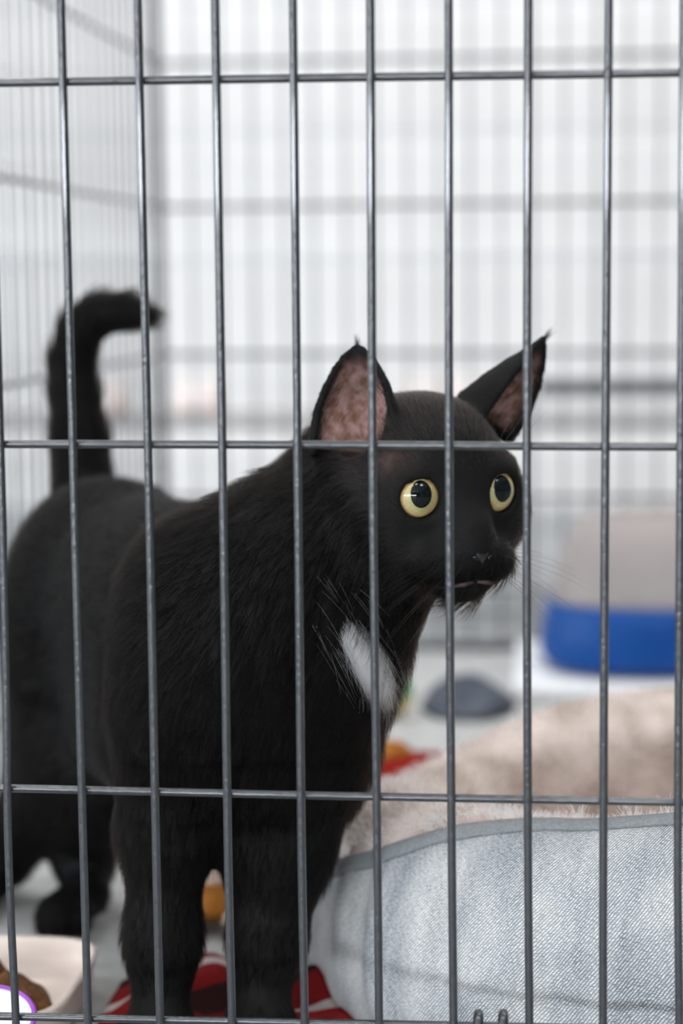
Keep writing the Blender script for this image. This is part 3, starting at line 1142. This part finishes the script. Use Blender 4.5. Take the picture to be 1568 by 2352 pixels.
# chest hair is longer and streaks down to the right
extra = 1500
wroots = roots[is_w]
if len(wroots):
    pick = RNG.integers(0, len(wroots), extra)
    wroots = np.concatenate([wroots, wroots[pick] + RNG.normal(0, 0.0012, (extra, 3))])
    wN = grad_at(wroots)
    wroots = wroots - wN * field_at(wroots)[:, None]
    wD = np.tile(np.array((0.42, -0.10, -0.9)), (len(wroots), 1))
    wL = RNG.uniform(0.009, 0.021, len(wroots))
    wS = strands(wroots - wN * 0.0006, wN, wD, wL, np.radians(24) + RNG.normal(0, 0.07, len(wroots)), 0.8, 0.13, 6)
    wR = np.linspace(1, 0.2, 6)[None] * RNG.uniform(0.00007, 0.00012, len(wroots))[:, None]
    # sparse stray white hairs around it
    strip = (wr > 0.9) & (wr < 2.4) & (Nr[:, 1] < 0.3) & (hw < 0.4) & (RNG.random(len(roots)) < 0.05)
    sN = Nr[strip]
    sS = strands(roots[strip], sN, np.tile(np.array((0.5, -0.1, -0.85)), (strip.sum(), 1)), RNG.uniform(0.008, 0.020, strip.sum()), np.radians(22) + RNG.normal(0, 0.06, strip.sum()), 0.8, 0.12, 6)
    sR = np.linspace(1, 0.2, 6)[None] * np.full((strip.sum(), 1), 0.000085)
    ch = hair_obj('chest_patch', np.concatenate([wS, sS]), np.concatenate([wR, sR]), M['white_fur'], cat)
    tag(ch, 'white hair on the chest', kind='stuff')

# pale hairs inside the ears
er, en, ed, el = [], [], [], []
for base, tip, a, op, sv, L, pts, inn in EARS:
    c_ = pts[(inn > 0.35)]
    rel = (c_ - base) @ a / L
    c_ = c_[rel < 0.55]
    c_ = c_[RNG.integers(0, len(c_), 420)] + op * 0.0018
    side = (c_ - base) @ sv
    er.append(c_)
    en.append(np.tile(op, (len(c_), 1)))
    ed.append(a * 0.9 - np.outer(np.sign(side), sv) * 0.6)
    el.append(RNG.uniform(0.004, 0.011, len(c_)))
er, en, ed, el = map(np.concatenate, (er, en, ed, el))
eS = strands(er, en, ed, el, np.full(len(er), 0.35), 0.6, 0.25)
tag(hair_obj('ear_hair', eS, np.linspace(1, 0.2, 5)[None] * np.full((len(er), 1), 0.00007), M['ear_hair'], cat), 'pale hair inside the ears', kind='stuff')

# tufts at the ear tips
tp, tq = [], []
for base, tip, a, op, sv, L, pts, inn in EARS:
    for i in range(60):
        p0 = tip - a * RNG.uniform(0, 0.004) + sv * RNG.normal(0, 0.0007)
        d = a + RNG.normal(0, 0.16, 3) + np.array((0.15, 0, 0.05)) * (1 if a[0] > 0.2 else 0)
        lt = RNG.uniform(0.003, 0.0075)
        tp.append([p0 + d * lt * t for t in (0, 0.35, 0.7, 1)])
tp = np.array(tp)
tag(hair_obj('ear_tuft', tp, np.array((1, 0.8, 0.5, 0.2))[None] * np.full((len(tp), 1), 0.00008), M['fur'], cat), kind='stuff')

# whiskers
wp = []
for s in (-1, 1):
    for i in range(12):
        r_, c_ = divmod(i, 4)
        p0 = np.array((s * (9 + 2.6 * c_), 48.5 - 3.0 * c_, -22.5 - 3.6 * r_))
        d = np.array((s * (0.85 + 0.05 * c_), 0.42 - 0.20 * c_, -0.18 - 0.22 * r_ + 0.05 * c_))
        d /= np.linalg.norm(d)
        Lw = RNG.uniform(34, 62)
        pts = [H(*(p0 + d * Lw * t + np.array((0, -8 * t * t, -10 * t * t)))) for t in np.linspace(0, 1, 8)]
        wp.append(pts)
    for i in range(4):
        p0 = np.array((s * (14 + 3 * i), 34 - 1.5 * i, 17))
        d = np.array((s * (0.2 + 0.15 * i), 0.5, 0.8))
        pts = [H(*(p0 + d * 26 * t + np.array((s * 6 * t * t, -10 * t * t, 0)))) for t in np.linspace(0, 1, 8)]
        wp.append(pts)
wp = np.array(wp)
tag(hair_obj('whiskers', wp, np.linspace(1, 0.15, 8)[None] * np.full((len(wp), 1), 0.00010), M['whisker'], cat), 'long fine whiskers', kind='stuff')

# ------------------------------------------------------------------ denim pet bed
BX, BY = 0.297, 0.238
bed = tag(empty('pet_bed', (BX, BY, 0.002)), 'round washed denim pet bed with grey piping and beige fleece lining, beside the cat', 'bed')
PROF = [(0.016, 0.0), (0.036, 0.004), (0.045, 0.030), (0.043, 0.062), (0.036, 0.088), (0.024, 0.108), (0.006, 0.120), (-0.012, 0.118), (-0.028, 0.102), (-0.037, 0.074), (-0.036, 0.044), (-0.028, 0.030)]
pp = smooth_poly([(a, b, 0) for a, b in PROF], 8)
pp = np.array([(p.x, p.y) for p in pp])
plen = np.concatenate([[0], np.cumsum(np.linalg.norm(np.diff(pp, axis=0), axis=1))])
NPH = 180
RC = 0.160


def height_at(ph):
    """crest height of the bolster relative to 0.120 (ph = angle, -90 deg is the front)"""
    d = (math.degrees(ph) + np.array((-9, -5, 0, 5, 9)) + 180) % 360 - 180
    return np.mean(np.interp(d, (-180, -165, -150, -127, -120, -114, -98, -60, 0, 60, 100, 120, 140, 155, 170, 180), (0.82, 0.86, 0.89, 0.965, 0.95, 0.958, 1.03, 1.06, 1.04, 1.0, 0.97, 0.90, 0.76, 0.70, 0.74, 0.82)))


def seam_at(ph):
    """arc position (0..1 of the profile) of the piping"""
    d = (math.degrees(ph) + np.array((-9, -5, 0, 5, 9)) + 180) % 360 - 180
    return np.mean(np.interp(d, (-180, -165, -152, -138, -127, -112, -40, 0, 90, 180), (0.34, 0.36, 0.41, 0.49, 0.56, 0.585, 0.585, 0.56, 0.45, 0.34)))


def bed_pt(ph, s):
    L_ = s * plen[-1]
    r = np.interp(L_, plen, pp[:, 0])
    z = np.interp(L_, plen, pp[:, 1])
    wr_ = 0.0022 * math.sin(ph * 23 + 1.3 * math.sin(ph * 7)) + 0.0016 * math.sin(ph * 41 + z * 40) + 0.003 * math.sin(ph * 3 + 1)
    fold = math.sin(min(1, max(0, z / 0.12)) * math.pi)
    rr_ = RC + r + wr_ * fold
    return ((rr_) * math.cos(ph), (rr_ * 0.985) * math.sin(ph), z * height_at(ph))


def bed_surface(name, s0f, s1f, ns, mat, uvname=None):
    phs = [(-math.pi + 2 * math.pi * i / NPH) for i in range(NPH + 1)]
    Vb, uvs = [], []
    for ph in phs:
        a, b = s0f(ph), s1f(ph)
        for j in range(ns):
            s = a + (b - a) * j / (ns - 1)
            Vb.append(bed_pt(ph, s))
            uvs.append((ph * (RC + 0.04), s * plen[-1]))
    Fb = []
    for i in range(NPH):
        for j in range(ns - 1):
            q = i * ns + j
            Fb.append((q, q + ns, q + ns + 1, q + 1))
    o = mesh_obj(name, Vb, Fb, mat, bed)
    if uvname:
        lay = o.data.uv_layers.new(name=uvname)
        li = np.array([v for p in o.data.polygons for v in p.vertices])
        lay.data.foreach_set('uv', np.array(uvs)[li].astype(np.float32).ravel())
    return o


bed_surface('denim_wall', lambda p: 0.0, seam_at, 30, M['denim'], 'weave')
bed_surface('fleece_lining', seam_at, lambda p: 1.0, 30, M['fleece'])
# binding tape over the seam
phs = [(-math.pi + 2 * math.pi * i / NPH) for i in range(NPH + 1)]
rings = []
for ph in phs:
    c_ = np.array(bed_pt(ph, seam_at(ph)))
    lo_ = np.array(bed_pt(ph, seam_at(ph) - 0.02))
    tz = (c_ - lo_) / np.linalg.norm(c_ - lo_)
    rad = np.array((math.cos(ph), math.sin(ph), 0))
    tang = np.array((-math.sin(ph), math.cos(ph), 0))
    nrm = np.cross(tang, tz)
    if nrm @ (rad + np.array((0, 0, 0.3))) < 0:
        nrm = -nrm
    rings.append([tuple(c_ + tz * (0.0050 * math.cos(t) - 0.0022) + nrm * (0.0022 * math.sin(t) + 0.0006)) for t in np.linspace(0, 2 * math.pi, 14, endpoint=False)])
mesh_obj('piping', *loft(rings), M['piping'], bed)
cr = [[(r * math.cos(t), r * 0.985 * math.sin(t), 0.034 - 0.006 * (r / 0.14) ** 4 + 0.0015 * math.sin(5 * t + r * 60)) for t in np.linspace(0, 2 * math.pi, 72, endpoint=False)] for r in (0.002, 0.03, 0.06, 0.09, 0.115, 0.130, 0.138)]
Vc, Fc = loft(cr, True, True, False)
mesh_obj('cushion', Vc, [f[::-1] for f in Fc], M['fleece'], bed)
# fleece pile, curly; thickest along the piping
pr_, pn_, pl_ = [], [], []


def bed_n(ph, s):
    a = np.array(bed_pt(ph, s))
    b = np.array(bed_pt(ph + 0.01, s)) - a
    c = np.array(bed_pt(ph, s + 0.01)) - a
    n = np.cross(b, c)
    n /= np.linalg.norm(n) + 1e-12
    return a, n


clumps = [random.uniform(-math.pi, math.pi) for _ in range(60)]
for i in range(2600):
    ph = random.uniform(-math.pi, math.pi)
    if i < 1500:
        ph = random.uniform(-2.5, -1.0)
    if i % 3 == 0:
        ph = random.choice(clumps) + random.gauss(0, 0.012)
    s = seam_at(ph) + (0.014 + abs(random.gauss(0, 0.010)) if i % 3 == 0 else 0.03 + abs(random.gauss(0, 0.02)))
    a, n = bed_n(ph, min(s, 0.98))
    pr_.append(a)
    pn_.append(n)
    pl_.append(random.uniform(0.006, 0.011) if i % 3 == 0 else random.uniform(0.0015, 0.004))
for i in range(9000):
    ph = random.uniform(-math.pi, math.pi)
    s = random.uniform(seam_at(ph) + 0.04, 0.97)
    a, n = bed_n(ph, s)
    pr_.append(a)
    pn_.append(n)
    pl_.append(random.uniform(0.003, 0.006))
pr_, pn_, pl_ = np.array(pr_), np.array(pn_), np.array(pl_)
if pn_[:, 2].mean() < 0:
    pn_ = -pn_
pn_ = np.where((pn_[:, 2] < 0)[:, None] & (pr_[:, 2] > 0.09)[:, None], -pn_, pn_)
ang = RNG.uniform(0, 6.28, len(pr_))
pd = pn_ + np.stack([np.cos(ang), np.sin(ang), np.zeros(len(ang))], 1) * 0.45
pd /= np.linalg.norm(pd, axis=1, keepdims=True)
cu = np.cross(pd, np.array((0.3, 0.5, 0.8)))
cv = np.cross(pd, cu)
K = 7
ts = np.linspace(0, 1, K)
phs_ = RNG.uniform(0, 6.28, len(pr_))
PS = pr_[:, None] + pd[:, None] * (pl_[:, None] * ts[None])[..., None] + \
    (cu[:, None] * np.cos(phs_[:, None] + ts[None] * 5)[..., None] + cv[:, None] * np.sin(phs_[:, None] + ts[None] * 5)[..., None]) * (0.0011 * ts[None])[..., None]
tag(hair_obj('fleece_pile', PS, np.linspace(1, 0.4, K)[None] * np.full((len(pr_), 1), 0.00017), M['pile'], bed), 'cream fleece tufts', kind='stuff')

# ------------------------------------------------------------------ things on the crate floor
# feeding bowl, bottom left, with food in it
bx, by = -0.0640, 0.140
bowl = tag(empty('food_bowl', (bx, by, 0.0025)), 'cream square-cornered food bowl holding brown food, low beside the cat', 'bowl')
E_ = 5.0
BA, BB = 0.0590, 0.0585
rings = [superring(0, 0, BA - k, BB - k, z, E_) for k, z in ((0.010, 0.0), (0.005, 0.002), (0.003, 0.008), (0.001, 0.019), (0.0, 0.0225), (0.0013, 0.0242), (0.0034, 0.0232), (0.0050, 0.016), (0.0085, 0.007), (0.016, 0.0035))] + [superring(0, 0, 0.001, 0.001, 0.0033, 3)]
mesh_obj('bowl_body', *loft(rings, True, True, True), M['cream'], bowl)


def food_h(X, Y):
    q = (np.abs(X) / 0.031) ** 2.2 + (np.abs(Y) / 0.036) ** 2.2
    base = 0.023 * np.sqrt(np.clip(1 - q, 0, 1))
    return base * (1 + 0.45 * wav(X, Y, 9, 1, 330)) + wav(X, Y, 5, 0.004, 380) * np.sqrt(np.clip(1 - q, 0, 1))


def polar_pile(rx, ry, fn, nr=26, nt=60, cx=0, cy=0):
    rg = []
    for i in range(nr):
        r = 1.0 - i / (nr - 1) * 0.995
        rg.append([(cx + rx * r * math.cos(t), cy + ry * r * math.sin(t)) for t in np.linspace(0, 2 * math.pi, nt, endpoint=False)])
    arr = np.array(rg)
    Z = fn(arr[..., 0], arr[..., 1])
    return [[(x, y, float(z)) for (x, y), z in zip(row, zr)] for row, zr in zip(rg, Z)]


rg = polar_pile(0.031, 0.036, food_h)
rg = [[(x * (1 + 0.10 * math.sin(k * 0.52) + 0.06 * math.sin(k * 1.36)), y, max(z, 0.0)) for k, (x, y, z) in enumerate(row)] for row in rg]
fo = mesh_obj('cat_food', *loft(rg, True, True, True), M['food'])
fo.location = (-0.051, 0.126, 0.0072)
tag(fo, 'brown mash of cat food heaped in the cream bowl', 'food', kind='stuff')

# white cup with purple rim in front of the bowl, leaning a little towards the bars
CR = 0.0255
cup = tag(empty('treat_cup', (-0.0265, 0.0425, 0.0085)), 'white cup with purple rim and purple print in front of the food bowl', 'cup')
cup.rotation_euler = (math.radians(17), 0, 0)
rings = [superring(0, 0, CR - 0.0035, CR - 0.0035, 0.0, 2), superring(0, 0, CR - 0.001, CR - 0.001, 0.012, 2), superring(0, 0, CR, CR, 0.035, 2)]
inn_ = [superring(0, 0, CR - 0.0015, CR - 0.0015, 0.0365, 2), superring(0, 0, CR - 0.002, CR - 0.002, 0.0345, 2), superring(0, 0, CR - 0.005, CR - 0.005, 0.0320, 2), superring(0, 0, 0.0005, 0.0005, 0.0312, 2)]
mesh_obj('cup_body', *loft(rings + inn_, True, True, True), M['cup'], cup)
rg = []
for t in np.linspace(0, 2 * math.pi, 64, endpoint=False):
    rg.append([((CR - 0.0004 + 0.0012 * math.cos(a)) * math.cos(t), (CR - 0.0004 + 0.0012 * math.cos(a)) * math.sin(t), 0.0362 + 0.0010 * math.sin(a)) for a in np.linspace(0, 2 * math.pi, 10, endpoint=False)])
rg.append(rg[0])
mesh_obj('rim', *loft(rg), M['purple'], cup)
# purple print: short upright bars round the wall
for t0, wd, z0, z1 in ((-2.05, 0.30, 0.012, 0.029), (-1.62, 0.26, 0.010, 0.030), (-1.15, 0.12, 0.012, 0.029), (-0.80, 0.16, 0.010, 0.031), (-0.4, 0.12, 0.012, 0.029)):
    st = []
    for z in (z0, z1):
        r0 = CR - 0.001 + (z - 0.012) / 0.023 * 0.001
        st.append([(r0 * k_ * math.cos(t), r0 * k_ * math.sin(t), z) for k_, ts_ in ((1.018, np.linspace(t0, t0 + wd, 6)), (0.99, np.linspace(t0 + wd, t0, 6))) for t in ts_])
    mesh_obj('print_mark', *loft(st, True, True, True), M['purple'], cup)


# red and white blanket bunched under and behind the cat's feet
def blanket_h(X, Y):
    cx_, cy_ = 0.066, 0.168
    ax_, ay_ = 0.068, 0.045
    q = ((X - cx_) / ax_) ** 4 + ((Y - cy_) / ay_) ** 4
    base = np.clip(1 - q, 0, 1) ** 0.5
    return 0.0015 + base * (0.006 + 0.012 * (0.5 + wav(X, Y, 21, 1.6, 110)).clip(0, 1.2))


V, F = heightfield(0.0015, 0.130, 0.131, 0.210, 60, 60, blanket_h, 0.004)
o = mesh_obj('striped_blanket', V, F, M['blanket'])
tag(o, 'crumpled red blanket with white stripes under the cat, between bowl and denim bed', 'blanket')

# small red cushion behind the bed, half hidden
q = (0.12429, 0.58649)
o = empty('red_cushion', (q[0], q[1], 0.0025))
tag(o, 'small red and orange cushion on the crate floor behind the denim bed', 'cushion')
rg = [superring(0, 0, a, b, z, 2.6, 40) for a, b, z in ((0.020, 0.018, 0.0), (0.034, 0.030, 0.006), (0.037, 0.033, 0.014), (0.033, 0.029, 0.022), (0.022, 0.020, 0.028), (0.004, 0.004, 0.030))]
mesh_obj('cover', *loft(rg, True, True, True), M['red_felt'], o)
rg = [superring(-0.016, 0.004, a, a * 0.9, z, 2.2, 24) for a, z in ((0.012, 0.024), (0.015, 0.030), (0.011, 0.036), (0.002, 0.039))]
mesh_obj('tassel_ball', *loft(rg, True, True, True), M['orange_plush'], o)

# plush toy seen between the fore legs
q = (0.03300, 0.30261)
o = empty('plush_toy', (q[0], q[1], 0.003))
tag(o, 'small orange plush toy with pale tan head seen between the cat\'s front legs', 'toy')


def blob(name, c, r, mat, parent, amp=0.0, n=24, mm=14):
    rg = []
    for i in range(mm + 1):
        a = -math.pi / 2 + math.pi * i / mm
        ca, sa = max(math.cos(a), 0.02), math.sin(a)
        rg.append([(c[0] + r[0] * ca * math.cos(t) * (1 + amp * math.sin(5 * t + i)), c[1] + r[1] * ca * math.sin(t) * (1 + amp * math.sin(4 * t - i)), c[2] + r[2] * sa) for t in np.linspace(0, 2 * math.pi, n, endpoint=False)])
    return mesh_obj(name, *loft(rg, True, True, True), mat, parent)


blob('body', (0, 0, 0.013), (0.024, 0.02, 0.013), M['orange_plush'], o, 0.04)
blob('head', (0.0, -0.002, 0.033), (0.015, 0.014, 0.013), M['tan_plush'], o, 0.03)
for s in (-1, 1):
    blob('ear', (s * 0.011, -0.002, 0.044), (0.005, 0.003, 0.006), M['orange_plush'], o)
    blob('foot', (s * 0.014, -0.018, 0.006), (0.008, 0.010, 0.006), M['tan_plush'], o)

# felt ball, green above yellow, peeping out behind the chest
q = (0.08900, 0.85172)
o = empty('felt_ball', (q[0], q[1], 0.0025))
tag(o, 'green and yellow felt ball on the crate floor behind the cat\'s chest', 'ball')
blob('yellow_half', (0, 0, 0.017), (0.0170, 0.0170, 0.017), M['yellow_felt'], o)
rg = [[(r * math.cos(t), r * math.sin(t), z) for t in np.linspace(0, 2 * math.pi, 30, endpoint=False)] for r, z in [(0.0174 * math.cos(a), 0.017 + 0.0174 * math.sin(a)) for a in np.linspace(0.05, 1.55, 10)]]
mesh_obj('green_half', *loft(rg, True, True, True), M['green_felt'], o)


# slate cloth
q = (0.14950, 0.88975)


def cloth_h(X, Y):
    q_ = (X / 0.040) ** 2 + (Y / 0.055) ** 2
    return np.clip(1 - q_, 0, 1) ** 0.5 * (0.012 + 0.014 * (0.5 + wav(X, Y, 31, 1.5, 90)).clip(0, 1.2)) + 0.0008


rg = polar_pile(0.040, 0.055, cloth_h, 16, 48)
o = mesh_obj('slate_cloth', *loft(rg, True, True, True), M['navy_cloth'])
o.location = (q[0], q[1], 0.0022)
tag(o, 'small dark slate-grey cloth crumpled on the crate floor beside the white towel', 'cloth')

# white towel and the litter box on it
V, F = heightfield(0.186, 0.56, 0.925, 1.155, 60, 40, lambda X, Y: 0.012 + wav(X, Y, 41, 0.0025, 45), 0.02)
V = [(x, y, z if i < len(V) // 2 else 0.0024) for i, (x, y, z) in enumerate(V)]
o = mesh_obj('white_towel', V, F, M['towel'])
tag(o, 'white towel spread under the blue litter box at the back of the crate', 'towel')

lc = (0.34978, 1.05000, 0.04075)
LX, LY, LZ = 0.345, 1.050, 0.0145
lit = tag(empty('litter_box', (LX, LY, LZ)), 'blue litter box with taupe domed hood standing on the white towel', 'litter box')
rings = [superring(0, 0, a, b, z, 3.4, 72) for a, b, z in ((0.115, 0.075, 0.0), (0.130, 0.088, 0.003), (0.137, 0.093, 0.012), (0.136, 0.0925, 0.030), (0.131, 0.090, 0.052), (0.130, 0.089, 0.058), (0.127, 0.086, 0.0585))]
mesh_obj('pan', *loft(rings, True, True, True), M['blue'], lit)
rings = [superring(0, 0, a, b, z, 3.2, 72) for a, b, z in ((0.127, 0.086, 0.0585), (0.1275, 0.0865, 0.063), (0.122, 0.082, 0.085), (0.114, 0.076, 0.108), (0.105, 0.068, 0.124), (0.092, 0.058, 0.132), (0.06, 0.036, 0.136), (0.005, 0.004, 0.137))]
mesh_obj('hood', *loft(rings, True, True, True), M['taupe'], lit)

# ------------------------------------------------------------------ second crate behind
C2Y = 1.42
c2 = tag(empty('wire_crate', (-0.55, C2Y, 0)), 'second wire crate standing behind the first, by the white wall', 'cage')
Z2 = [0.10, 0.247, 0.385, 0.520, 0.655]
for nm, y in (('front_panel', 0.0), ('back_panel', 0.70)):
    wire_panel(nm, (0, y, FZ), (1, 0, 0), 1.50, c2, M['far_wire'], [z - FZ for z in Z2], zt=0.82, step=0.060 if y == 0 else 0.12, off=0.03, nrm=(0, -1 if y else 1, 0), rv=0.0009, rh=0.0020)
for nm, x in (('left_side_panel', 0.0), ('right_side_panel', 1.50)):
    wire_panel(nm, (x, 0.004, FZ), (0, 1, 0), 0.692, c2, M['far_wire'], [z - FZ for z in Z2], zt=0.82, step=0.060, off=0.03, nrm=(1 if x == 0 else -1, 0, 0), rv=0.0016, rh=0.0021)
M['shelf'] = simple('grey_shelf', (0.42, 0.41, 0.40), 0.7)
sh = mesh_obj('shelf', *box((0.75, 0.14, 0.200), (1.49, 0.22, 0.010)), M['shelf'], c2, False)
mesh_obj('latch_bar', *box((0.9535, -0.008, 0.2433), (0.40, 0.008, 0.017)), M['tray'], c2, False)
LAB = ['rolled peach towel seen between the cat\'s tail and the crate corner', 'rolled peach towel just right of the crate\'s back corner post', 'rolled peach towel seen over the head between the cat\'s ears', 'rolled peach towel seen beside the base of the cat\'s right-hand ear']
for px_ in ((-0.29548, 1.50000, 0.23586), (-0.18619, 1.50000, 0.24039), (0.07093, 1.50000, 0.24423), (0.12488, 1.50000, 0.24889)):  # warm spots of light, built as added peach rolls
    o = empty('warm_light_spot', (px_[0], 1.52, 0.2055))
    tag(o, LAB.pop(0), 'towel', 'peach rolls for warm light spots')
    rg = [[(x, 0.025 * math.cos(t), 0.022 + 0.022 * math.sin(t)) for t in np.linspace(0, 2 * math.pi, 20, endpoint=False)] for x in (-0.022, -0.02, 0.02, 0.022)]
    mesh_obj('roll', *loft(rg, True, True, True), M['peach'], o)
    mesh_obj('roll_band', *loft([[(x, 0.0255 * math.cos(t), 0.022 + 0.0225 * math.sin(t)) for t in np.linspace(0, 2 * math.pi, 20, endpoint=False)] for x in (-0.004, 0.004)], True, True, True), M['towel'], o)
